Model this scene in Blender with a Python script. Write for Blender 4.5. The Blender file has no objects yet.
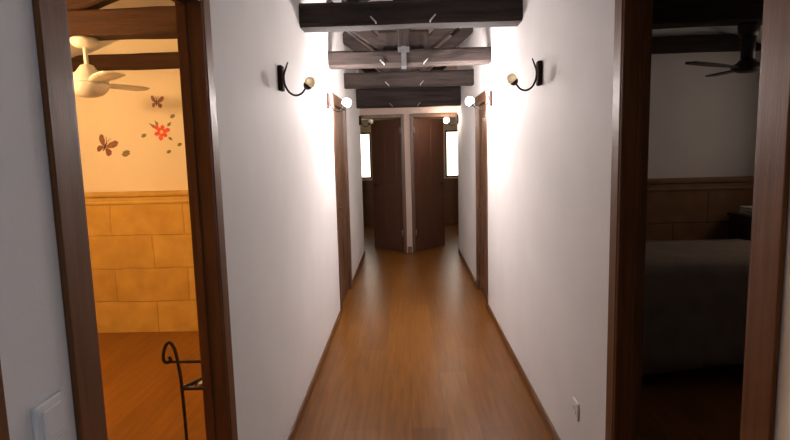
import bpy, bmesh, math, random
from mathutils import Vector, Matrix, noise
PI = math.pi
scene = bpy.context.scene
COL = scene.collection
RND = random.Random(7)

# ------------------------------------------------------------------ materials
def new_mat(name):
    m = bpy.data.materials.new(name); m.use_nodes = True
    nt = m.node_tree
    return m, nt, nt.nodes['Principled BSDF']

def noisy(name, c1, c2, scale=6.0, rough=0.6, bump=0.0, bscale=60.0, stretch=(1, 1, 1), metal=0.0, spec=0.5, detail=4):
    m, nt, b = new_mat(name)
    N, L = nt.nodes, nt.links
    tc = N.new('ShaderNodeTexCoord'); mp = N.new('ShaderNodeMapping')
    mp.inputs['Scale'].default_value = stretch
    L.new(tc.outputs['Object'], mp.inputs['Vector'])
    n = N.new('ShaderNodeTexNoise'); n.inputs['Scale'].default_value = scale; n.inputs['Detail'].default_value = detail
    L.new(mp.outputs['Vector'], n.inputs['Vector'])
    r = N.new('ShaderNodeValToRGB')
    r.color_ramp.elements[0].position = 0.3; r.color_ramp.elements[1].position = 0.7
    r.color_ramp.elements[0].color = (*c1, 1); r.color_ramp.elements[1].color = (*c2, 1)
    L.new(n.outputs['Fac'], r.inputs['Fac']); L.new(r.outputs['Color'], b.inputs['Base Color'])
    b.inputs['Roughness'].default_value = rough; b.inputs['Metallic'].default_value = metal
    b.inputs['Specular IOR Level'].default_value = spec
    if bump:
        n2 = N.new('ShaderNodeTexNoise'); n2.inputs['Scale'].default_value = bscale; n2.inputs['Detail'].default_value = 3
        L.new(mp.outputs['Vector'], n2.inputs['Vector'])
        bp = N.new('ShaderNodeBump'); bp.inputs['Strength'].default_value = bump; bp.inputs['Distance'].default_value = 0.01
        L.new(n2.outputs['Fac'], bp.inputs['Height']); L.new(bp.outputs['Normal'], b.inputs['Normal'])
    return m

def emissive(name, col, strength):
    m, nt, b = new_mat(name)
    b.inputs['Base Color'].default_value = (*col, 1)
    b.inputs['Emission Color'].default_value = (*col, 1)
    b.inputs['Emission Strength'].default_value = strength
    return m

def frosted(name, col):
    m = noisy(name, tuple(c*.96 for c in col), col, 12, .35)
    b = m.node_tree.nodes['Principled BSDF']
    b.inputs['Transmission Weight'].default_value = .55; b.inputs['IOR'].default_value = 1.15
    return m

def laminate(name):
    m, nt, b = new_mat(name)
    N, L = nt.nodes, nt.links
    tc = N.new('ShaderNodeTexCoord'); mp = N.new('ShaderNodeMapping')
    mp.inputs['Rotation'].default_value = (0, 0, PI/2)
    L.new(tc.outputs['Object'], mp.inputs['Vector'])
    br = N.new('ShaderNodeTexBrick'); br.offset = 0.37
    br.inputs['Scale'].default_value = 1; br.inputs['Brick Width'].default_value = 1.25; br.inputs['Row Height'].default_value = 0.19
    br.inputs['Mortar Size'].default_value = 0.0015; br.inputs['Mortar Smooth'].default_value = 0.3
    br.inputs['Color1'].default_value = (0.185, 0.070, 0.012, 1); br.inputs['Color2'].default_value = (0.245, 0.098, 0.017, 1)
    br.inputs['Mortar'].default_value = (0.14, 0.05, 0.012, 1)
    L.new(mp.outputs['Vector'], br.inputs['Vector'])
    mp2 = N.new('ShaderNodeMapping'); mp2.inputs['Scale'].default_value = (18, 1.1, 1)
    L.new(tc.outputs['Object'], mp2.inputs['Vector'])
    n = N.new('ShaderNodeTexNoise'); n.inputs['Scale'].default_value = 2.2; n.inputs['Detail'].default_value = 6
    L.new(mp2.outputs['Vector'], n.inputs['Vector'])
    mx = N.new('ShaderNodeMix'); mx.data_type = 'RGBA'; mx.blend_type = 'MULTIPLY'
    r = N.new('ShaderNodeValToRGB'); r.color_ramp.elements[0].position = .3; r.color_ramp.elements[1].position = .75
    r.color_ramp.elements[0].color = (.62, .58, .54, 1); r.color_ramp.elements[1].color = (1.08, 1.05, 1, 1)
    L.new(n.outputs['Fac'], r.inputs['Fac'])
    mx.inputs['Factor'].default_value = 0.8
    L.new(br.outputs['Color'], mx.inputs['A']); L.new(r.outputs['Color'], mx.inputs['B'])
    L.new(mx.outputs['Result'], b.inputs['Base Color'])
    b.inputs['Roughness'].default_value = 0.30
    b.inputs['Specular IOR Level'].default_value = 0.22
    bp = N.new('ShaderNodeBump'); bp.inputs['Strength'].default_value = 0.08; bp.inputs['Distance'].default_value = 0.003
    L.new(n.outputs['Fac'], bp.inputs['Height']); L.new(bp.outputs['Normal'], b.inputs['Normal'])
    return m

def stone(name, c1=(0.58, 0.33, 0.06, 1), c2=(0.64, 0.38, 0.075, 1), c3=(0.46, 0.26, 0.06, 1)):
    m, nt, b = new_mat(name)
    N, L = nt.nodes, nt.links
    tc = N.new('ShaderNodeTexCoord'); mp = N.new('ShaderNodeMapping')
    mp.inputs['Rotation'].default_value = (-PI/2, 0, 0)      # x,z -> brick plane
    L.new(tc.outputs['Object'], mp.inputs['Vector'])
    nw = N.new('ShaderNodeTexNoise'); nw.inputs['Scale'].default_value = 3
    L.new(tc.outputs['Object'], nw.inputs['Vector'])
    mw = N.new('ShaderNodeMix'); mw.data_type = 'RGBA'; mw.inputs['Factor'].default_value = 0.03
    L.new(mp.outputs['Vector'], mw.inputs['A']); L.new(nw.outputs['Color'], mw.inputs['B'])
    br = N.new('ShaderNodeTexBrick'); br.offset = 0.45
    br.inputs['Scale'].default_value = 1; br.inputs['Brick Width'].default_value = 0.62; br.inputs['Row Height'].default_value = 0.285
    br.inputs['Mortar Size'].default_value = 0.006; br.inputs['Mortar Smooth'].default_value = 0.6
    br.inputs['Color1'].default_value = c1; br.inputs['Color2'].default_value = c2
    br.inputs['Mortar'].default_value = c3
    L.new(mw.outputs['Result'], br.inputs['Vector'])
    n = N.new('ShaderNodeTexNoise'); n.inputs['Scale'].default_value = 7; n.inputs['Detail'].default_value = 8
    L.new(tc.outputs['Object'], n.inputs['Vector'])
    r = N.new('ShaderNodeValToRGB'); r.color_ramp.elements[0].position = .25; r.color_ramp.elements[1].position = .7
    r.color_ramp.elements[0].color = (.82, .79, .72, 1); r.color_ramp.elements[1].color = (1.05, 1.05, 1.05, 1)
    L.new(n.outputs['Fac'], r.inputs['Fac'])
    mx = N.new('ShaderNodeMix'); mx.data_type = 'RGBA'; mx.blend_type = 'MULTIPLY'; mx.inputs['Factor'].default_value = 1
    L.new(br.outputs['Color'], mx.inputs['A']); L.new(r.outputs['Color'], mx.inputs['B'])
    L.new(mx.outputs['Result'], b.inputs['Base Color'])
    b.inputs['Roughness'].default_value = 0.85
    bp = N.new('ShaderNodeBump'); bp.inputs['Strength'].default_value = 0.6; bp.inputs['Distance'].default_value = 0.012
    ad = N.new('ShaderNodeMath'); ad.operation = 'SUBTRACT'
    L.new(n.outputs['Fac'], ad.inputs[0]); L.new(br.outputs['Fac'], ad.inputs[1])
    L.new(ad.outputs[0], bp.inputs['Height']); L.new(bp.outputs['Normal'], b.inputs['Normal'])
    return m

M = dict(
    plaster=noisy('white_plaster', (.76, .75, .745), (.80, .79, .785), 3, .75, .12, 90),
    ceiling=noisy('ceiling_plaster', (.74, .735, .73), (.79, .785, .78), 3, .8, .15, 40),
    cream=noisy('cream_plaster', (.78, .66, .47), (.82, .70, .51), 3, .8, .1, 80),
    floor=laminate('oak_laminate'),
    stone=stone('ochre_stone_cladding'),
    stone_dimmed=stone('dimmed_stone_cladding', (.24, .125, .060, 1), (.28, .15, .075, 1), (.15, .075, .035, 1)),  # dado stone darkened, the right room's dimness put into its colour
    stonecap_dimmed=noisy('dimmed_stone_moulding', (.22, .115, .055), (.28, .15, .075), 9, .8, .3, 30),  # moulding darkened to carry the same room dimness
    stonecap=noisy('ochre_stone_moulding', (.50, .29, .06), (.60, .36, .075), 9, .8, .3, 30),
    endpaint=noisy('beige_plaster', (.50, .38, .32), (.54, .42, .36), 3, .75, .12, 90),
    frame=noisy('walnut_door_wood', (.115, .043, .014), (.18, .073, .026), 5, .42, .08, 40, (9, 9, .7), spec=.2),
    frame2=noisy('honey_door_wood', (.075, .034, .015), (.125, .060, .028), 5, .4, .08, 40, (9, 9, .7)),
    leaf=noisy('dark_door_wood', (.075, .030, .018), (.11, .046, .026), 5, .4, .06, 40, (9, 9, .7)),
    skirting=noisy('brown_skirting_wood', (.14, .055, .017), (.19, .08, .026), 5, .4, 0, 40, (.6, .6, 9)),
    beam=noisy('dark_stained_beam', (.018, .013, .012), (.050, .037, .033), 4, .8, .5, 25, (.6, 6, 6), spec=.2),
    beamv=noisy('dark_stained_post', (.018, .013, .012), (.050, .037, .033), 4, .8, .5, 25, (6, 6, .6), spec=.2),
    beamwarm=noisy('brown_stained_beam', (.030, .012, .0055), (.060, .027, .012), 4, .8, .5, 25, (.6, 6, 6), spec=.2),
    iron=noisy('wrought_iron', (.016, .012, .011), (.035, .026, .023), 30, .45, .2, 80, metal=.6),
    plate_iron=noisy('dark_rust_plate', (.020, .010, .008), (.034, .017, .012), 30, .8, .2, 80, spec=.15),
    bronze=noisy('bronze_iron', (.035, .018, .013), (.06, .030, .020), 30, .45, .1, 80, metal=.3),
    steel=noisy('bright_steel', (.45, .45, .46), (.62, .62, .63), 30, .3, 0, metal=.8),
    grey_iron=noisy('grey_iron_strap', (.10, .10, .105), (.15, .15, .16), 20, .5, .2, 60, metal=.4),
    brass=noisy('brass', (.6, .42, .18), (.7, .5, .24), 20, .3, metal=.9),
    globe_off=frosted('frosted_amber_globe', (.95, .80, .52)),
    globe_dim=frosted('frosted_cream_globe', (.92, .84, .62)),
    white=noisy('white_plastic', (.74, .74, .74), (.79, .79, .79), 10, .4),
    fan_white=noisy('white_fan_enamel', (.80, .76, .68), (.84, .80, .72), 10, .4),
    fan_dark=noisy('dark_fan_enamel', (.025, .02, .02), (.045, .036, .034), 10, .45),
    cover=noisy('beige_bedcover', (.23, .18, .15), (.29, .23, .19), 8, .85, .25, 70),
    linen=noisy('white_linen', (.62, .58, .54), (.70, .66, .62), 8, .85, .25, 70),
    mattress=noisy('mattress_ticking', (.6, .58, .55), (.66, .64, .6), 14, .85),
    dark_wood=noisy('dark_furniture_wood', (.030, .016, .010), (.055, .028, .016), 5, .4, .1, 40, (.7, 8, 8)),
    butterfly=noisy('brown_sticker', (.14, .045, .02), (.30, .10, .035), 30, .6),
    flower=noisy('red_sticker', (.62, .03, .015), (.80, .10, .03), 40, .6),
    green=noisy('olive_sticker', (.14, .12, .03), (.24, .17, .05), 40, .6),
    yellow=noisy('yellow_sticker', (.8, .45, .05), (.85, .55, .1), 40, .6),
    bulb=emissive('lit_bulb_glass', (1.0, .885, .845), 1350),
    bulb_far=emissive('lit_far_bulb_glass', (1.0, .84, .70), 160),
    bulb_warm=emissive('lit_warm_bulb_glass', (1.0, .60, .265), 1350),
    pane_far=emissive('bright_window_pane', (1.0, .92, .78), 4.0),
    pane_fill=emissive('fill_light_pane', (1.0, .77, .62), 1.45),  # glow of the added pane that brightens the right room
    pane_back=emissive('daylit_window_pane', (.62, .80, 1.0), 2.5),
)

# ------------------------------------------------------------------ helpers
class MB:
    def __init__(s): s.bm = bmesh.new()
    def box(s, x0, x1, y0, y1, z0, z1, bevel=0, seg=2):
        r = bmesh.ops.create_cube(s.bm, size=1.0)
        vs = r['verts']
        bmesh.ops.scale(s.bm, vec=(x1-x0, y1-y0, z1-z0), verts=vs)
        bmesh.ops.translate(s.bm, vec=((x0+x1)/2, (y0+y1)/2, (z0+z1)/2), verts=vs)
        if bevel:
            es = {e for v in vs for e in v.link_edges}
            bmesh.ops.bevel(s.bm, geom=list(es), offset=bevel, segments=seg, affect='EDGES', profile=.5)
        return s
    def tube(s, pts, r, n=10, cap=True):
        pts = [Vector(p) for p in pts]
        rs = r if isinstance(r, (list, tuple)) else [r]*len(pts)
        rings = []; prev = None
        for i, p in enumerate(pts):
            t = (pts[min(i+1, len(pts)-1)] - pts[max(i-1, 0)]).normalized()
            if prev is None:
                a = Vector((0, 0, 1)) if abs(t.z) < .9 else Vector((0, 1, 0))
                nrm = t.cross(a).normalized()
            else:
                nrm = (prev - t*prev.dot(t)).normalized()
            prev = nrm; bn = t.cross(nrm)
            rings.append([s.bm.verts.new(p + (nrm*math.cos(2*PI*k/n) + bn*math.sin(2*PI*k/n))*rs[i]) for k in range(n)])
        for a, b in zip(rings, rings[1:]):
            for k in range(n):
                f = s.bm.faces.new((a[k], a[(k+1) % n], b[(k+1) % n], b[k])); f.smooth = True
        if cap:
            s.bm.faces.new(rings[0][::-1]); s.bm.faces.new(rings[-1])
        return s
    def lathe(s, prof, c=(0, 0, 0), n=28, axis='Z'):
        rings = []
        def pt(r, h, a):
            u, v = r*math.cos(a), r*math.sin(a)
            q = {'Z': (u, v, h), 'X': (h, u, v), 'Y': (u, h, v)}[axis]
            return Vector(q) + Vector(c)
        for r, h in prof:
            if r < 1e-6: rings.append([s.bm.verts.new(pt(0, h, 0))])
            else: rings.append([s.bm.verts.new(pt(r, h, 2*PI*k/n)) for k in range(n)])
        for a, b in zip(rings, rings[1:]):
            for k in range(n):
                k2 = (k+1) % n
                if len(a) == 1 and len(b) == 1: continue
                if len(a) == 1: f = s.bm.faces.new((a[0], b[k2], b[k]))
                elif len(b) == 1: f = s.bm.faces.new((a[k], a[k2], b[0]))
                else: f = s.bm.faces.new((a[k], a[k2], b[k2], b[k]))
                f.smooth = True
        if len(rings[0]) > 1: s.bm.faces.new(rings[0][::-1])
        if len(rings[-1]) > 1: s.bm.faces.new(rings[-1])
        return s
    def sphere(s, c, r, seg=20):
        res = bmesh.ops.create_uvsphere(s.bm, u_segments=seg, v_segments=seg//2+2, radius=r)
        bmesh.ops.translate(s.bm, vec=c, verts=res['verts'])
        for v in res['verts']:
            for f in v.link_faces: f.smooth = True
        return s
    def prism(s, poly, fn, d0, d1):
        """polygon (a,b) mapped by fn(a,b,d) and extruded from d0 to d1"""
        A = [s.bm.verts.new(fn(a, b, d0)) for a, b in poly]
        B = [s.bm.verts.new(fn(a, b, d1)) for a, b in poly]
        n = len(poly)
        s.bm.faces.new(A[::-1]); s.bm.faces.new(B)
        for k in range(n): s.bm.faces.new((A[k], A[(k+1) % n], B[(k+1) % n], B[k]))
        return s
    def hewn(s, p0, p1, w, h, seed=0, up=(0, 0, 1), rough=.006, chamfer=.018):
        """rough hewn timber from p0 to p1: w across, h tall, knocked-off arrises"""
        p0, p1 = Vector(p0), Vector(p1); t = (p1-p0); ln = t.length; t.normalize()
        side = t.cross(Vector(up)).normalized(); upv = side.cross(t)
        n = max(4, int(ln/.12)); c = chamfer
        sec = [(-w/2+c, -h/2), (0, -h/2), (w/2-c, -h/2), (w/2, -h/2+c), (w/2, 0), (w/2, h/2-c), (w/2-c, h/2), (0, h/2), (-w/2+c, h/2), (-w/2, h/2-c), (-w/2, 0), (-w/2, -h/2+c)]
        rings = []
        for i in range(n+1):
            d = ln*i/n; ring = []
            for a, b in sec:
                q = p0 + t*d
                k = noise.noise(Vector((d*2.2+seed*13.7, a*9, b*9)))*rough*1.6 + noise.noise(Vector((d*7+seed*3.1, a*20, b*20)))*rough*.5
                g = 1 + k/max(w, h)*2
                ring.append(s.bm.verts.new(q + side*a*g + upv*b*g))
            rings.append(ring)
        m = len(sec)
        for a, b in zip(rings, rings[1:]):
            for k in range(m): s.bm.faces.new((a[k], a[(k+1) % m], b[(k+1) % m], b[k]))
        s.bm.faces.new(rings[0][::-1]); s.bm.faces.new(rings[-1])
        return s
    def rot(s, ang, axis='Z', cent=(0, 0, 0)):
        bmesh.ops.rotate(s.bm, cent=cent, matrix=Matrix.Rotation(ang, 3, axis), verts=s.bm.verts); return s
    def build(s, name, mat, parent=None, loc=(0, 0, 0)):
        bmesh.ops.recalc_face_normals(s.bm, faces=s.bm.faces)
        me = bpy.data.meshes.new(name); s.bm.to_mesh(me); s.bm.free()
        me.materials.append(mat)
        o = bpy.data.objects.new(name, me); COL.objects.link(o)
        o.location = loc
        if parent: o.parent = parent
        return o

def tag(o, label=None, cat=None, group=None, kind=None):
    if label: o['label'] = label
    if cat: o['category'] = cat
    if group: o['group'] = group
    if kind: o['kind'] = kind
    return o
def empty(name, loc=(0, 0, 0), rz=0):
    o = bpy.data.objects.new(name, None); COL.objects.link(o)
    o.location = loc; o.rotation_euler = (0, 0, rz); o.empty_display_size = .1
    return o
def struct(o, label, cat): return tag(o, label, cat, kind='structure')
def kids(o): return [c for c in bpy.data.objects if c.parent == o]
def copy_tree(o, parent=None):
    c = o.copy(); COL.objects.link(c); c.parent = parent
    for ch in kids(o): copy_tree(ch, c)
    return c

# ------------------------------------------------------------------ dimensions
XL, XR = -.66, .757          # corridor wall faces
TL, TR = .066, .077          # wall thicknesses
YE = 8.28                    # end wall face
HD = 2.06                    # door head
RIDGE, PITCH = 3.46, .38
def zc(x): return RIDGE - PITCH*abs(x)
Y0, Y1 = -2.6, 11.6

# ------------------------------------------------------------------ shell
struct(MB().box(-3.3, 3.4, Y0-.1, Y1+.1, -.1, 0).build('floor', M['floor']), 'orange brown wood laminate floor running along the corridor and into the rooms', 'floor')

def wall_along(x0, x1, spans, top):
    """spans: list of (y0, y1, z0)"""
    m = MB()
    for a, b, z0 in spans: m.box(x0, x1, a, b, z0, top)
    return m
LD = (1.098, 1.893); LC = (5.27, 6.16); LN = (-.05, .755)
RD = (1.205, 2.005); RC = (5.32, 6.04)
struct(wall_along(XL-TL, XL, [(Y0, LN[0], 0), (LN[0], LN[1], HD), (LN[1], LD[0], 0), (LD[0], LD[1], HD), (LD[1], LC[0], 0), (LC[0], LC[1], 2.0), (LC[1], YE, 0)], 3.22).build('wall_left', M['plaster']),
       'white plastered left wall of the corridor with door openings', 'wall')
struct(wall_along(XR, XR+TR, [(Y0, -1.55, 0), (-1.55, -.35, 2.1), (-.35, RD[0], 0), (RD[0], RD[1], HD), (RD[1], RC[0], 0), (RC[0], RC[1], 2.0), (RC[1], YE, 0)], 3.19).box(XR, XR+TR, -1.55, -.35, 0, .9).build('wall_right', M['plaster']),
       'white plastered right wall of the corridor with door openings', 'wall')
# end wall with two openings and a slim plaster pier
EL = (-.73, -.052); ER = (.098, .83); EH = 2.02
m = MB(); m.box(EL[0], ER[1], YE, YE+.12, EH, 3.15); m.box(XL, XR, YE, YE+.12, 3.15, 3.40)
m.box(EL[1], ER[0], YE, YE+.12, 0, EH)
struct(m.build('wall_end', M['endpaint']), 'white end wall of the corridor holding two doorways and a slim pier', 'wall')
# back wall behind the camera
m = MB(); m.box(XL, XR, Y0-.12, Y0, 0, 3.40)
struct(m.build('wall_back', M['plaster']), 'white wall behind the viewer', 'wall')
# pitched ceiling
t = .12
m = MB()
poly = [(-3.3, zc(3.3)), (0, RIDGE), (3.4, zc(3.4)), (3.4, zc(3.4)+t), (0, RIDGE+t), (-3.3, zc(3.3)+t)]
m.prism(poly, lambda a, b, d: (a, d, b), Y0-.12, YE+.12)
struct(m.build('ceiling', M['ceiling']), 'white pitched ceiling above the dark roof trusses', 'ceiling')

# side rooms
struct(MB().box(-3.15, XL-TL, 4.9, 5.02, 0, 3.10).build('wall_left_room_end', M['cream']), 'cream wall at the end of the lit left room with stickers', 'wall')
struct(MB().box(-3.15, -3.05, .0, 5.02, 0, 2.4).build('wall_left_room_outer', M['cream']), 'cream outer wall of the lit left room', 'wall')
struct(MB().box(-3.15, XL-TL, -.12, 0, 0, 3.10).build('wall_left_room_near', M['cream']), 'cream near wall of the lit left room', 'wall')
struct(MB().box(XR+TR, 3.25, 4.9, 5.02, 0, 3.05).build('wall_right_room_end', M['plaster']), 'plain wall at the end of the unlit right room', 'wall')
struct(MB().box(3.15, 3.25, 0, 5.02, 0, 2.36).build('wall_right_room_outer', M['plaster']), 'plain outer wall of the unlit right room', 'wall')
struct(MB().box(XR+TR, 3.25, -.12, 0, 0, 3.05).build('wall_right_room_near', M['plaster']), 'plain near wall of the unlit right room', 'wall')

def cap_profile(m, x0, x1, yw, yf, z0):
    """dado cap: moulding seen in section y,z, run along x; yw wall side, yf stone face"""
    p = [(yw, z0), (yf, z0), (yf-.010, z0+.008), (yf-.012, z0+.022), (yf-.004, z0+.032), (yf-.004, z0+.062), (yf-.022, z0+.075), (yf-.026, z0+.098), (yf-.015, z0+.106), (yw, z0+.106)]
    m.prism(p, lambda a, b, d: (d, a, b), x0, x1)
    return m
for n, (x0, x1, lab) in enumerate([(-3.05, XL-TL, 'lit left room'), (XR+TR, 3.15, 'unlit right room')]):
    o = struct(MB().box(x0, x1, 4.76, 4.9, 0, 1.14).build('trim_%d' % (n*2+1), M['stone' if n == 0 else 'stone_dimmed']), ('shade-darkened' if n else 'ochre')+' stone block dado on the end wall of the '+lab, 'dado')
    struct(cap_profile(MB(), x0, x1, 4.9, 4.76, 1.135).build('trim_%d' % (n*2+2), M['stonecap' if n == 0 else 'stonecap_dimmed']), 'moulded '+('shade-darkened' if n else 'ochre')+' cap over the stone dado of the '+lab, 'moulding')

# far rooms behind the end doors
struct(MB().box(-2.4, -2.3, YE+.12, Y1, 0, 2.5).build('wall_far_left', M['cream']), 'outer wall of the far left room', 'wall')
struct(MB().box(2.3, 2.4, YE+.12, Y1, 0, 2.5).build('wall_far_right', M['cream']), 'outer wall of the far right room', 'wall')
struct(MB().box(-.015, .06, YE+.12, Y1, 0, 2.5).build('wall_far_middle', M['cream']), 'partition between the two far rooms', 'wall')
struct(MB().box(-2.4, EL[0], YE+.0, YE+.12, 0, 2.5).build('wall_far_left_near', M['cream']), 'near wall of the far left room', 'wall')
struct(MB().box(ER[1], 2.4, YE+.0, YE+.12, 0, 2.5).build('wall_far_right_near', M['cream']), 'near wall of the far right room', 'wall')
struct(MB().box(-2.4, 2.4, YE+.12, Y1+.1, 2.5, 2.6).build('ceiling_far', M['ceiling']), 'flat ceiling of the far rooms', 'ceiling')
W1 = (-1.30, -.705, .97, 1.90); W2 = (.79, 1.40, .96, 1.90)
m = MB()
xs = [-2.4, W1[0], W1[1], W2[0], W2[1], 2.4]
for a, b in ((0, 1), (2, 3), (4, 5)): m.box(xs[a], xs[b], Y1-.2, Y1, 0, 2.5)
for w in (W1, W2): m.box(w[0], w[1], Y1-.2, Y1, 0, w[2]); m.box(w[0], w[1], Y1-.2, Y1, w[3], 2.5)
struct(m.build('wall_far_end', M['cream']), 'end wall of the far rooms with two bright windows', 'wall')
def window(name, w, y, pane, label, cols=2, fr='frame2', at=None):
    r = empty(name, (at[0], at[1], w[2]), PI/2) if at else empty(name, ((w[0]+w[1])/2, y, w[2])); struct(r, label, 'window')
    hw, h = (w[1]-w[0])/2, w[3]-w[2]
    f = MB(); k = .035
    f.box(-hw, hw, -.03, .03, 0, k); f.box(-hw, hw, -.03, .03, h-k, h)
    f.box(-hw, -hw+k, -.03, .03, k, h-k); f.box(hw-k, hw, -.03, .03, k, h-k)
    for i in range(1, cols):
        x = -hw + 2*hw*i/cols; f.box(x-.014, x+.014, -.025, .025, k, h-k)
    f.build('window_frame', M[fr], r)
    MB().box(-hw+k*.6, hw-k*.6, -.004, .004, k*.6, h-k*.6).build('pane', M[pane], r)
    return r
window('window_1', W1, Y1-.15, 'pane_far', 'bright window seen through the left end doorway', 1)
window('window_2', W2, Y1-.15, 'pane_far', 'bright window seen through the right end doorway', 1)
window('fill_panel', (-.5, .5, 1.35, 2.1), 0, 'pane_fill', 'added unseen glowing pane on the outer wall, brightening the right room', 2, at=(3.12, 3.85))  # added light source out of view, lifts the right room
window('window_3', (-.6, .6, .9, 2.1), 0, 'pane_back', 'daylit window in the right wall behind the viewer', 2, at=(XR+.03, -.95))

for n, (x0, x1, lab) in ((5, (-2.3, -.015, 'far left room')), (6, (.06, 2.3, 'far right room'))):
    struct(MB().box(x0, x1, Y1-.23, Y1-.2, 0, .94, .004, 1).build('trim_%d' % n, M['skirting']), 'reddish brown dado under the window of the '+lab, 'dado')
# baseboards
bh, bt = .055, .012
def runs(x0, x1, spans): 
    m = MB()
    for a, b in spans: m.box(x0, x1, a, b, 0, bh, .003, 1)
    return m
cw = .085
struct(runs(XL, XL+bt, [(Y0, LN[0]-cw), (LN[1]+cw, LD[0]-.1), (LD[1]+.07, LC[0]-.1), (LC[1]+.1, YE-.02)]).build('baseboard_left', M['skirting']), 'thin brown skirting along the left corridor wall', 'baseboard')
struct(runs(XR-bt, XR, [(Y0, RD[0]-.1), (RD[1]+.07, RC[0]-.06), (RC[1]+.06, YE-.02)]).build('baseboard_right', M['skirting']), 'thin brown skirting along the right corridor wall', 'baseboard')
struct(MB().box(-.008, .054, YE-bt, YE, 0, .10, .003, 1).build('baseboard_end', M['skirting']), 'brown skirting at the foot of the slim pier', 'baseboard')

# ------------------------------------------------------------------ doors
def side_door(name, xw, inward, T, y0, y1, head, c_near, c_far, mat, label, leaf=None):
    """frame in a wall along Y; xw corridor face, inward = direction to the room (-1 left, +1 right)"""
    r = empty(name, (xw, (y0+y1)/2, 0)); struct(r, label, 'door')
    h = (y1-y0)/2; p = -inward*.014; d = inward*(T+.014)
    lo, hi = min(p, d), max(p, d)
    jt = .022
    def bx(nm, xa, xb, ya, yb, za, zb, parent=r, mt=mat, bev=.004):
        return MB().box(min(xa, xb), max(xa, xb), ya, yb, za, zb, bev, 2).build(nm, M[mt], parent)
    bx('jamb', p*.6, d*.98, -h, -h+jt, 0, head); bx('jamb', p*.6, d*.98, h-jt, h, 0, head)
    bx('head_jamb', p*.6, d*.98, -h+jt, h-jt, head-jt, head)
    for face, sgn in ((0, -inward), (inward*T, inward)):
        a, b = face, face+sgn*.012
        bx('casing', a, b, -h-c_near, -h+.012, 0, head+.075); bx('casing', a, b, h-.012, h+c_far, 0, head+.075)
        bx('head_casing', a, b, -h+.012, h-.012, head-.012, head+.075)
    # door stop bead round the reveal
    sx = inward*T*.62
    st = MB(); st.box(min(sx, sx+inward*.014), max(sx, sx+inward*.014), h-jt-.012, h-jt, 0, head-jt)
    st.box(min(sx, sx+inward*.014), max(sx, sx+inward*.014), -h+jt, -h+jt+.012, 0, head-jt)
    st.box(min(sx, sx+inward*.014), max(sx, sx+inward*.014), -h+jt, h-jt, head-jt-.012, head-jt)
    st.build('stop_bead', M[mat], r)
    if leaf is not None:
        lx = inward*leaf
        g = MB(); a, b = h-jt-.003, head-jt-.004
        g.box(min(lx, lx+inward*.038), max(lx, lx+inward*.038), -a, a, .008, b, .002, 1)
        f = lx-inward*.006
        for ya, yb in ((-a+.1, -.04), (.04, a-.1)):
            for za, zb in ((.2, .85), (1.05, b-.14)):
                g.box(min(f, lx), max(f, lx), ya, yb, za, zb, .005, 1)
        lf = g.build('door_leaf', M[mat], r)
        k = MB(); hx = lx
        k.lathe([(.024, 0), (.024, -inward*.006), (.009, -inward*.008), (.009, -inward*.04), (.0, -inward*.041)], (hx, -a+.06, 1.0), 16, 'X')
        k.tube([(hx-inward*.035, -a+.06, 1.0), (hx-inward*.037, -a+.11, 1.0), (hx-inward*.034, -a+.165, .998)], .008, 8)
        k.build('door_handle', M['bronze'], lf)
    return r
side_door('door_1', XL, -1, TL, LD[0], LD[1], HD, .075, .057, 'frame', 'dark brown door frame on the left opening into the yellow lit room')
side_door('door_2', XR, 1, TR, RD[0], RD[1], HD, .085, .060, 'frame', 'dark brown door frame on the right opening into the unlit room')
side_door('door_3', XL, -1, TL, LC[0], LC[1], 2.0, .10, .09, 'frame2', 'brown closed door on the left wall beyond the lit wall lamp', .02)
side_door('door_4', XR, 1, TR, RC[0], RC[1], 2.0, .055, .055, 'frame2', 'brown closed door on the right wall beyond the lit wall lamp', .02)
side_door('door_5', XL, -1, TL, LN[0], LN[1], HD, .085, .085, 'frame', 'brown door frame edge at the lower left corner of the view', .03)

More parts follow.
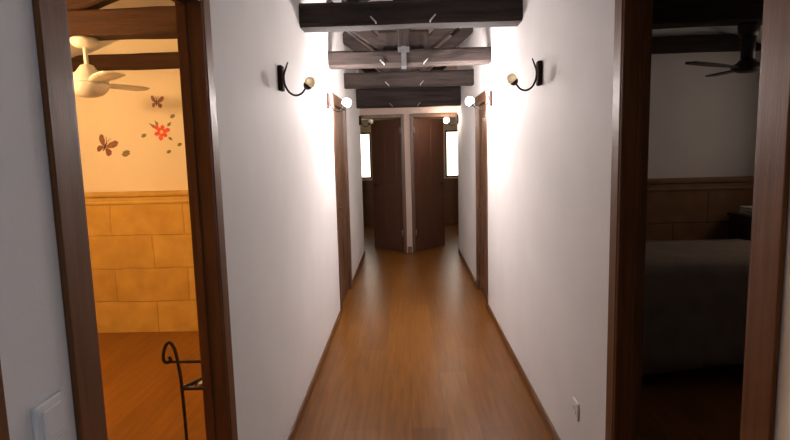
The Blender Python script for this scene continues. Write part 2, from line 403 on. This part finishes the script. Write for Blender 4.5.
def end_door(name, x0, x1, hinge, ang, label):
    r = empty(name, ((x0+x1)/2, YE, 0)); struct(r, label, 'door')
    h = (x1-x0)/2; mt = M['frame2']
    hs = 1 if hinge == 'right' else -1
    jt = .02
    MB().box(-h, -h+jt, 0.0, .12, 0, EH, .003, 1).build('jamb', mt, r)
    MB().box(h-jt, h, 0.0, .12, 0, EH, .003, 1).build('jamb', mt, r)
    MB().box(-h+jt, h-jt, 0.0, .12, EH-jt, EH, .003, 1).build('head_jamb', mt, r)
    cwi = .045; out = .03
    for sx in (-1, 1):
        w = cwi if sx == hs else out
        a, b = sorted((sx*(h-.012), sx*(h+w-.012)))
        if sx == hs: MB().box(a, b, -.014, 0, 0, EH+.035, .003, 1).build('casing', mt, r)
    ia, ib = (-h+.075, h-.012) if hs > 0 else (-h+.012, h-.078)
    MB().box(ia, ib, -.014, 0, EH-.012, EH+.035, .003, 1).build('head_casing', mt, r)
    # leaf swung into the far room about the pier side
    W = 2*h-2*jt-.008; H = EH-jt-.012
    g = MB(); g.box(-W, 0, 0, .038, 0, H, .002, 1)
    for xa, xb in ((-W+.1, -W/2-.03), (-W/2+.03, -.1)):
        for za, zb in ((.2, .85), (1.03, H-.14)): g.box(xa, xb, -.002, .001, za, zb, .0015, 1)
    if hs < 0: bmesh.ops.scale(g.bm, vec=(-1, 1, 1), verts=g.bm.verts)
    lf = g.build('door_leaf', M['leaf'], r, (hs*(h-jt-.004), .075, .008))
    lf.rotation_euler = (0, 0, -hs*math.radians(ang))
    k = MB(); sx = -hs*(W-.06)
    k.lathe([(.024, 0), (.024, -.006), (.009, -.008), (.009, -.04), (0, -.041)], (sx, 0, 1.0), 16, 'Y')
    k.tube([(sx, -.036, 1.0), (sx+hs*.05, -.038, 1.0), (sx+hs*.11, -.035, .998)], .008, 8)
    k.build('door_handle', M['bronze'], lf)
    for z in (.25, 1.78):
        MB().tube([(hs*(h-jt-.006), .058, z), (hs*(h-jt-.006), .058, z+.09)], .009, 8).build('hinge', M['steel'], r)
    return r
end_door('door_6', EL[0], EL[1], 'right', 43, 'dark brown panelled door half open in the left doorway at the corridor end')
end_door('door_7', ER[0], ER[1], 'left', 47, 'dark brown panelled door half open in the right doorway at the corridor end')

# ------------------------------------------------------------------ roof trusses over the corridor
TRUSS = [  # y front, z bottom, z top, depth, label
    (3.68, 2.340, 2.488, .20, 'dark timber roof truss nearest the camera, its black beam crossing the corridor'),
    (4.99, 2.272, 2.412, .18, 'dark timber roof truss second from the camera with an iron strap on its beam'),
    (6.25, 2.232, 2.392, .18, 'dark timber roof truss third from the camera crossing the corridor'),
    (7.72, 2.120, 2.376, .20, 'dark timber roof truss farthest from the camera, just above the end doors'),
]
for i, (y, z0, z1, dp, lab) in enumerate(TRUSS):
    r = empty('roof_truss', (0, y+dp/2, z0)); tag(r, lab, 'roof truss', 'roof trusses over the corridor')
    h = z1-z0; e = .004
    MB().hewn((XL-e, 0, h/2), (XR+e, 0, h/2), dp, h, i+1, chamfer=.02).build('tie_beam', M['beam'], r)
    kp = MB().hewn((0, 0, h-.01), (0, 0, RIDGE-.06-z0), .12, .125, i+11, up=(0, 1, 0))
    if i: kp.hewn((-.22, 0, h+.085), (.22, 0, h+.085), .11, .17, i+15, chamfer=.03)
    kp.build('king_post', M['beamv'], r)
    for s in (-1, 1):
        w = abs(XL) if s < 0 else XR
        bx = .17 if i else .27; zb = h+.02; zt = zb + (w+.03-bx)*.74
        MB().hewn((s*bx, 0, zb), (s*(w+.01), 0, zt), .11, .11, i*2+21+s, chamfer=.012).build('strut', M['beam'], r)
        zr = RIDGE-z0-.085
        MB().hewn((s*.0, 0, zr), (s*(w+.004), 0, zr-PITCH*w), .12, .13, i*2+41+s, chamfer=.012).build('rafter', M['beam'], r)
        # bright dash on the beam, standing in for light through strut gaps
        yy = -dp/2-.004
        st = MB(); st.tube([(s*.205, yy+.012, .050), (s*.205, yy-.008, .046), (s*.172, yy-.008, .012), (s*.172, yy+.012, .008)], .005, 6)
        st.build('bright_dash', M['steel'], r)
    # iron strap under the king post
    if i != 1: continue
    st = MB(); st.box(-.022, .022, -dp/2-.010, -dp/2+.002, .005, h+.02); st.box(-.05, .05, -dp/2-.014, -dp/2+.002, h-.030, h+.012)
    st.box(-.022, .022, -dp/2-.008, dp/2+.008, -.008, .0045)
    st.build('strap', M['grey_iron'], r)

# trusses inside the side rooms
def room_truss(x0, x1, xo, y0, y1, z0, z1, mat, label, group, inroom):
    r = empty('ceiling_beam', ((x0+x1)/2, (y0+y1)/2, z0)); tag(r, label, 'ceiling beam', group)
    cx = (x0+x1)/2; h = z1-z0
    MB().hewn((x0-cx, 0, h/2), (x1-cx, 0, h/2), y1-y0, h, abs(int(x0*10+y0*7)), chamfer=.012).build('tie_beam', M[mat], r)
    if inroom:
        inner = x1 if abs(x1) < abs(x0) else x0
        def zr(x): return zc(x)-.078-z0
        s = -1 if inner < 0 else 1
        xe = s*2.5
        MB().hewn((inner-cx, 0, zr(inner)), (xe-cx, 0, zr(xe)), .12, .15, 77, chamfer=.012).build('rafter', M[mat], r)
    return r
room_truss(-3.055, XL-TL+.004, 0, 3.72, 3.90, 2.335, 2.500, 'beamwarm', 'thick brown ceiling beam nearer the door in the lit left room', 'beams of the left room', True)
room_truss(-3.055, XL-TL+.004, 0, 4.83, 4.93, 2.285, 2.415, 'beamwarm', 'thin brown beam against the cream wall of the lit left room', 'beams of the left room', False)
room_truss(XR+TR-.004, 3.155, 0, 3.72, 3.90, 2.300, 2.470, 'beam', 'thick black ceiling beam nearer the door in the unlit right room', 'beams of the right room', True)
room_truss(XR+TR-.004, 3.155, 0, 4.83, 4.93, 2.290, 2.425, 'beam', 'thin black beam against the end wall of the unlit right room', 'beams of the right room', False)

# ------------------------------------------------------------------ wall lamps
def spline(pts, n=6):
    pts = [Vector(p) for p in pts]; out = []
    for i in range(len(pts)-1):
        p0, p1, p2, p3 = pts[max(i-1, 0)], pts[i], pts[i+1], pts[min(i+2, len(pts)-1)]
        for k in range(n):
            t = k/n
            out.append(.5*((2*p1)+(p2-p0)*t+(2*p0-5*p1+4*p2-p3)*t*t+(3*p1-p0-3*p2+p3)*t**3))
    out.append(pts[-1]); return out
def wall_lamp(x, y, z, out, bulb, label, r=.03, group='wrought iron wall lamps in the corridor', reach=1):
    t = empty('wall_lamp', (x, y, z)); tag(t, label, 'wall lamp', group)
    MB().box(min(0, out*.026), max(0, out*.026), -.028, .028, -.066, .066, .008, 3).build('backplate', M['plate_iron'], t)
    pts = [(.052, .082), (.040, .050), (.030, .022), (.028, -.006), (.034, -.040), (.054, -.074), (.086, -.090), (.118, -.080), (.138, -.056)]
    a = MB()
    path = spline([(out*u*reach, 0, w) for u, w in pts])
    a.tube(path, [.0035+.002*min(1, i/8) for i in range(len(path))], 8)
    a.tube([(out*.02, 0, .0), (out*.03, 0, .0)], .008, 8)
    a.build('arm', M['iron'], t)
    ax = Vector((out*.62, 0, .78)).normalized()
    c0 = Vector((out*.138*reach, 0, -.058))
    q = Vector((0, 0, 1)).rotation_difference(ax).to_matrix()
    c = MB(); c.lathe([(0, 0), (.010, .001), (.020, .010), (.026, .024), (.024, .024), (.0, .014)], n=20)
    bmesh.ops.rotate(c.bm, cent=(0, 0, 0), matrix=q, verts=c.bm.verts); bmesh.ops.translate(c.bm, vec=c0, verts=c.bm.verts)
    c.build('cup', M['iron'], t)
    b = MB(); b.sphere(c0 + ax*(.018+r*.85), r)
    b.build('globe', M[bulb], t)
    return t
wall_lamp(XL, 3.0, 1.935, 1, 'globe_off', 'unlit iron wall lamp with amber globe on the left corridor wall', .029)
wall_lamp(XR, 3.18, 1.945, -1, 'globe_off', 'unlit iron wall lamp with amber globe on the right corridor wall', .029)
wall_lamp(XL, 4.80, 1.970, 1, 'bulb', 'brightly glowing wall lamp on the left wall before the side door', .036)
wall_lamp(XR, 4.95, 1.965, -1, 'bulb', 'brightly glowing wall lamp on the right wall before the side door', .036, reach=1.2)
wall_lamp(XL, 8.10, 1.97, 1, 'globe_dim', 'small unlit wall lamp on the left wall by the far end door', .036)
wall_lamp(XR, 8.10, 1.955, -1, 'bulb_far', 'small glowing wall lamp on the right wall by the far end door', .040)
wall_lamp(-3.05, 3.0, 2.10, 1, 'bulb_warm', 'warm glowing wall lamp on the outer wall inside the left room', .045, 'wall lamps in the left room')

# ------------------------------------------------------------------ ceiling fans
def ceiling_fan(x, y, z, mat, angs, label, globe, slim=False):
    t = empty('ceiling_fan', (x, y, z)); tag(t, label, 'ceiling fan', 'ceiling fans hung from the beams')
    if slim:
        MB().lathe([(.05, -.09), (.062, -.06), (.066, -.02), (.060, .002), (.0, .003)]).build('canopy', M[mat], t)
        MB().lathe([(.040, -.25), (.043, -.16), (.045, -.08)], n=20).build('downrod', M[mat], t)
        MB().lathe([(0, -.318), (.05, -.316), (.082, -.305), (.096, -.285), (.090, -.268), (.060, -.252), (.046, -.235), (0, -.234)]).build('motor_housing', M[mat], t)
    else:
        MB().lathe([(.015, -.062), (.06, -.058), (.082, -.040), (.088, -.020), (.082, -.002), (.0, .003)]).build('canopy', M[mat], t)
        MB().lathe([(.014, -.185), (.014, -.055)], n=14).build('downrod', M[mat], t)
        MB().lathe([(.018, -.170), (.040, -.178), (.062, -.21), (.104, -.255), (.128, -.278), (.128, -.295), (.0, -.296)]).build('motor_housing', M[mat], t)
        MB().lathe([(.0, -.390), (.05, -.386), (.09, -.370), (.116, -.342), (.128, -.312), (.124, -.294), (0, -.293)]).build('globe', M[globe], t)
    for a in angs:
        m = MB(); n = 14; top = []; bot = []
        for i in range(n+1):
            u = i/n; rr = .10+.46*u
            w = .035+.05*math.sin(min(1, u*1.25)*PI*.62); w *= .5 if slim else .8; w *= (1 if u < .9 else math.sqrt(max(0, 1-((u-.9)/.1)**2))*.85+.15)
            zz = (-.285 if slim else -.292)+(.012 if slim else .006)*u
            tw = math.radians(1 if slim else -8)*(1-.4*u)
            for lst, dz in ((top, .004), (bot, -.004)):
                lst.append([m.bm.verts.new((rr, s*w, zz+s*w*math.tan(tw)+dz)) for s in (-1, -.4, .3, 1)])
        for g in (top, bot):
            for p, q in zip(g, g[1:]):
                for k in range(3):
                    f = m.bm.faces.new((p[k], p[k+1], q[k+1], q[k])); f.smooth = True
        for i in range(n):
            for k in (0, 3): m.bm.faces.new((top[i][k], top[i+1][k], bot[i+1][k], bot[i][k]))
        for i in (0, n):
            for k in range(3): m.bm.faces.new((top[i][k], top[i][k+1], bot[i][k+1], bot[i][k]))
        m.rot(math.radians(a)).build('blade', M[mat], t)
    return t
ceiling_fan(-2.125, 3.81, 2.338, 'fan_white', (-45, 75, 195), 'white ceiling fan hanging from the brown beam in the lit left room', 'fan_white')
ceiling_fan(2.245, 3.81, 2.306, 'fan_dark', (205, 325, 85), 'dark ceiling fan hanging from the black beam in the unlit right room', 'fan_dark', True)

# ------------------------------------------------------------------ wall stickers (left room end wall, y = 4.9)
def on_wall(m, outline, cx, cz, th=.002, y=4.9):
    m.prism(outline, lambda a, b, d: (cx+a, y-d, cz+b), 0, th)
def butterfly(cx, cz, s, ang, label):
    t = empty('butterfly_sticker', (cx, 4.9, cz)); tag(t, label, 'wall sticker', 'stickers on the cream wall')
    up = [(.03, .02), (.14, .26), (.34, .46), (.50, .44), (.50, .26), (.38, .10), (.20, .01), (.04, -.02)]
    lo = [(.03, -.03), (.20, -.02), (.36, -.08), (.40, -.22), (.30, -.36), (.18, -.32), (.08, -.16)]
    ca, sa = math.cos(ang), math.sin(ang)
    def R(p, sx): 
        a, b = p[0]*sx*s, p[1]*s
        return (a*ca-b*sa, a*sa+b*ca)
    for sx in (-1, 1):
        for nm, sh in (('upper_wing', up), ('lower_wing', lo)):
            m = MB(); m.prism([R(p, sx*(.8 if sx < 0 else 1)) for p in sh], lambda a, b, d: (a, -d, b), -.002, .002); m.build(nm, M['butterfly'], t)
    body = [R((.035*math.cos(2*PI*k/10), .24*math.sin(2*PI*k/10)), 1) for k in range(10)]
    m = MB(); m.prism(body, lambda a, b, d: (a, -d, b), .0005, .0035)
    for sx in (-1, 1): 
        p = [R(q, 1) for q in ((sx*.01, .2), (sx*.06, .36), (sx*.12, .44))]
        m.tube([(a, -.002, b) for a, b in p], .0018, 5)
    m.build('body', M['iron'], t)
butterfly(-2.150, 2.005, .125, -.1, 'small brown butterfly sticker above the red flower')
butterfly(-2.635, 1.640, .19, -.45, 'large brown butterfly sticker lowest and leftmost on the cream wall')
t = empty('flower_sticker', (-2.125, 4.9, 1.752)); tag(t, 'red flower sticker with olive leaves on the cream wall', 'wall sticker', 'stickers on the cream wall')
for k in range(6):
    a = 2*PI*k/6+.3; L = (.082, .065, .09, .07, .078, .062)[k]
    pts = [(.004, -.006), (.35*L/.08*.05, -.016), (L*.75, -.018), (L, 0), (L*.75, .018), (.02, .014), (.004, .006)]
    m = MB(); m.prism([(p*math.cos(a)-q*math.sin(a), p*math.sin(a)+q*math.cos(a)) for p, q in pts], lambda a_, b_, d: (a_, -d, b_), -.002, .002+.0004*k)
    m.build('petal', M['flower'], t)
m = MB(); m.lathe([(.016, -.0052), (.016, 0)], n=14, axis='Y'); m.build('flower_centre', M['yellow'], t)
for ang, L0, L in ((2.5, .05, .135), (2.05, .06, .115), (.75, .07, .125), (5.6, .07, .12)):
    pts = [(L0, 0), (L0+(L-L0)*.4, -.014), (L, 0), (L0+(L-L0)*.4, .014)]
    m = MB(); m.prism([(p*math.cos(ang)-q*math.sin(ang), p*math.sin(ang)+q*math.cos(ang)) for p, q in pts], lambda a_, b_, d: (a_, -d, b_), -.002, .0016)
    m.build('leaf', M['green'], t)
for cx, cz, s, lab in ((-2.455, 1.575, .036, 'small olive leaf sticker between the large butterfly and the flower'),
                       (-2.285, 1.725, .022, 'tiny dot sticker just left of the red flower'),
                       (-2.020, 1.885, .022, 'tiny dot sticker upper right of the red flower'),
                       (-2.075, 1.580, .020, 'tiny dot sticker below the red flower'),
                       (-1.975, 1.640, .020, 'tiny dot sticker lower right of the red flower, by the door frame')):
    m = MB()
    out = [(s*math.cos(2*PI*k/14)*(1.2 if k % 2 else .8), s*.75*math.sin(2*PI*k/14)+s*.25*math.cos(2*PI*k/14)) for k in range(14)]
    m.prism(out, lambda a, b, d: (a, -d, b), -.002, .002)
    tag(m.build('leaf_sticker' if s > .03 else 'dot_sticker', M['green'], None, (cx, 4.9, cz)), lab, 'wall sticker', 'stickers on the cream wall')

# ------------------------------------------------------------------ wrought iron stand in the left room
t = empty('iron_stand', (-.996, 2.3, 0)); tag(t, 'black wrought iron stand with scrolled end just inside the lit left room', 'stand')
Z1, Z2 = .665, .545
def end_frame(nm, ydir):
    m = MB()
    sc = [(0.0, 0, 0), (.004, 0, .30), (.0, 0, .56), (-.006, 0, .64), (-.018, 0, .72), (-.038, 0, .752), (-.058, 0, .735), (-.070, 0, .69), (-.066, 0, .668), (-.050, 0, .664), (-.040, 0, .676), (-.046, 0, .690)]
    m.tube(spline([(a, ydir, b) for a, b, in [(p[0], p[2]) for p in sc]]), .0075, 8)
    return m.build(nm, M['iron'], t)
end_frame('scrolled_upright', 0)
for xx, yd in ((.17, 0), (.17, .32)): MB().tube([(xx, yd, 0), (xx, yd, Z1)], .0075, 8).build('leg', M['iron'], t)
MB().tube([(-.062, 0, Z1), (.17, 0, Z1)], .0065, 8).build('rail', M['iron'], t)
MB().tube([(.17, 0, Z1), (.17, .32, Z1)], .0065, 8).build('rail', M['iron'], t)
for a, b in (((0, 0), (.17, 0)), ((.17, 0), (.17, .32)), ((.17, .32), (0, 0))):
    MB().tube([(*a, Z2), (*b, Z2)], .009, 8).build('shelf_rail', M['iron'], t)
m = MB()
for k in range(1, 7): m.tube([(.17*k/7, 0, Z2), (.17*k/7, .32*k/7, Z2)], .004, 6)
m.build('shelf_grid', M['iron'], t)
# folded napkin resting on the shelf
m = MB(); A, B, Cc, D, E_ = [m.bm.verts.new(p) for p in ((0, 0, 0), (.10, -.02, 0), (.11, .09, 0), (.105, .075, .080), (.02, .07, .004))]
for f in ((A, B, D), (B, Cc, D), (Cc, E_, D), (E_, A, D), (A, E_, Cc, B)): m.bm.faces.new(f)
tag(m.build('folded_napkin', M['white'], None, (-.935, 2.325, Z2+.010)), 'white folded napkin standing on the shelf of the iron stand', 'napkin')

# ------------------------------------------------------------------ right room furniture
t = empty('bed', (1.75, 3.93, 0)); tag(t, 'single bed under a long beige cover in the unlit right room', 'bed')
bx, by, bz = .80, .425, .785
MB().box(-bx+.02, bx-.02, -by+.03, by-.03, .28, .42, .01).build('bed_base', M['dark_wood'], t)
MB().box(-bx+.01, bx-.01, -by+.015, by-.015, .42, bz-.02, .05, 4).build('mattress', M['mattress'], t)
for sx in (-1, 1):
    for sy in (-1, 1):
        MB().lathe([(.022, 0), (.03, .1), (.034, .285)], (sx*(bx-.1), sy*(by-.1), 0), 14).build('leg', M['dark_wood'], t)
# draped bedspread: top sheet with rounded edge, hanging front and left side with folds
m = MB(); prof = [(by-.01, bz), (by-.2, bz+.012), (0, bz+.016), (-by+.15, bz+.012), (-by+.05, bz+.004), (-by+.005, bz-.02), (-by-.012, bz-.08), (-by-.018, .55), (-by-.024, .38), (-by-.030, .22), (-by-.034, .09)]
N = 60; rows = []
for i in range(N+1):
    x = -bx-.01+(2*bx+.02)*i/N; row = []
    for j, (yy, zz) in enumerate(prof):
        dr = max(0, (bz-zz)/bz)
        wv = math.sin(x*17+.6)*.016*dr + math.sin(x*41)*.006*dr
        bump = noise.noise(Vector((x*3, yy*4, 1.7)))*.007 if j < 5 else 0
        hem = (.03*math.sin(x*5.2)+.02) if j == len(prof)-1 else 0
        row.append(m.bm.verts.new((x, yy-abs(wv)-wv*.3, zz+bump+hem)))
    rows.append(row)
for a, b in zip(rows, rows[1:]):
    for k in range(len(prof)-1):
        f = m.bm.faces.new((a[k], a[k+1], b[k+1], b[k])); f.smooth = True
o = m.build('bedspread', M['cover'], t)
md = o.modifiers.new('thickness', 'SOLIDIFY'); md.thickness = .008; md.offset = 1
t = empty('bedside_cabinet', (2.87, 4.52, 0)); tag(t, 'tall dark bedside cabinet beyond the bed', 'cabinet')
w, d, h = .20, .19, .955
MB().box(-w+.012, w-.012, -d+.012, d-.012, .06, h-.025, .004).build('body', M['dark_wood'], t)
MB().box(-w, w, -d, d, h-.025, h, .006).build('top', M['dark_wood'], t)
MB().box(-w+.01, w-.01, -d+.01, d-.01, 0, .06, .004).build('plinth', M['dark_wood'], t)
dr = MB().box(-w+.03, w-.03, -d, -d+.016, h-.20, h-.05, .004).build('drawer', M['dark_wood'], t)
MB().lathe([(.006, -d), (.006, -d-.012), (.014, -d-.018), (.012, -d-.026), (0, -d-.028)], (0, 0, h-.125), 14, 'Y').build('knob', M['brass'], dr)
dd = MB().box(-w+.03, w-.03, -d, -d+.016, .09, h-.23, .004).build('door', M['dark_wood'], t)
MB().lathe([(.006, -d), (.006, -d-.012), (.014, -d-.018), (.012, -d-.026), (0, -d-.028)], (-w+.07, 0, .5), 14, 'Y').build('knob', M['brass'], dd)
m = MB()
for k in range(3): m.box(-.15+.004*k, .14-.003*k, -.12+.005*k, .11, .021*k, .021*k+.02, .008, 3)
tag(m.build('folded_towel', M['linen'], None, (2.86, 4.51, h)), 'white folded towel on top of the dark bedside cabinet', 'towel')

# ------------------------------------------------------------------ switch and socket
t = empty('light_switch', (XL, .945, 1.080)); tag(t, 'white light switch plate on the near left wall beside the door frame', 'light switch')
MB().box(0, .010, -.041, .041, -.041, .041, .004, 3).build('plate', M['white'], t)
MB().box(.009, .015, -.026, .026, -.028, .028, .003, 2).build('rocker', M['white'], t)
t = empty('wall_socket', (XR, 2.46, .345)); tag(t, 'white wall socket low on the right corridor wall', 'wall socket')
MB().box(-.010, 0, -.041, .041, -.041, .041, .004, 3).build('plate', M['white'], t)
MB().lathe([(.021, -.0105), (.021, -.013), (.018, -.013), (.017, -.0108), (0, -.0108)], (0, 0, 0), 20, 'X').build('outlet', M['white'], t)

# ------------------------------------------------------------------ world, camera, view
w = bpy.data.worlds.new('World'); scene.world = w; w.use_nodes = True
w.node_tree.nodes['Background'].inputs['Color'].default_value = (.5, .55, .65, 1)
w.node_tree.nodes['Background'].inputs['Strength'].default_value = .05
cam = bpy.data.cameras.new('Camera'); co = bpy.data.objects.new('Camera', cam); COL.objects.link(co)
cam.sensor_width = 36; cam.lens = 560/790*36; cam.clip_start = .02
f = 560.0
dv = Vector((11, 71, -f)).normalized(); sr, cr = math.sin(math.radians(1.5)), math.cos(math.radians(1.5))
u = Vector((-sr, cr, 0)); u.z = -(u.x*dv.x+u.y*dv.y)/dv.z; u.normalize()
xv = dv.cross(u)
Rm = Matrix(((xv.x, xv.y, xv.z), (dv.x, dv.y, dv.z), (u.x, u.y, u.z)))   # camera -> world
co.matrix_world = Matrix.Translation((0, 0, 1.55)) @ Rm.to_4x4()
scene.camera = co
vs = scene.view_settings
vs.view_transform = 'Standard'; vs.look = 'None'; vs.gamma = 1; vs.use_curve_mapping = False; vs.exposure = 0
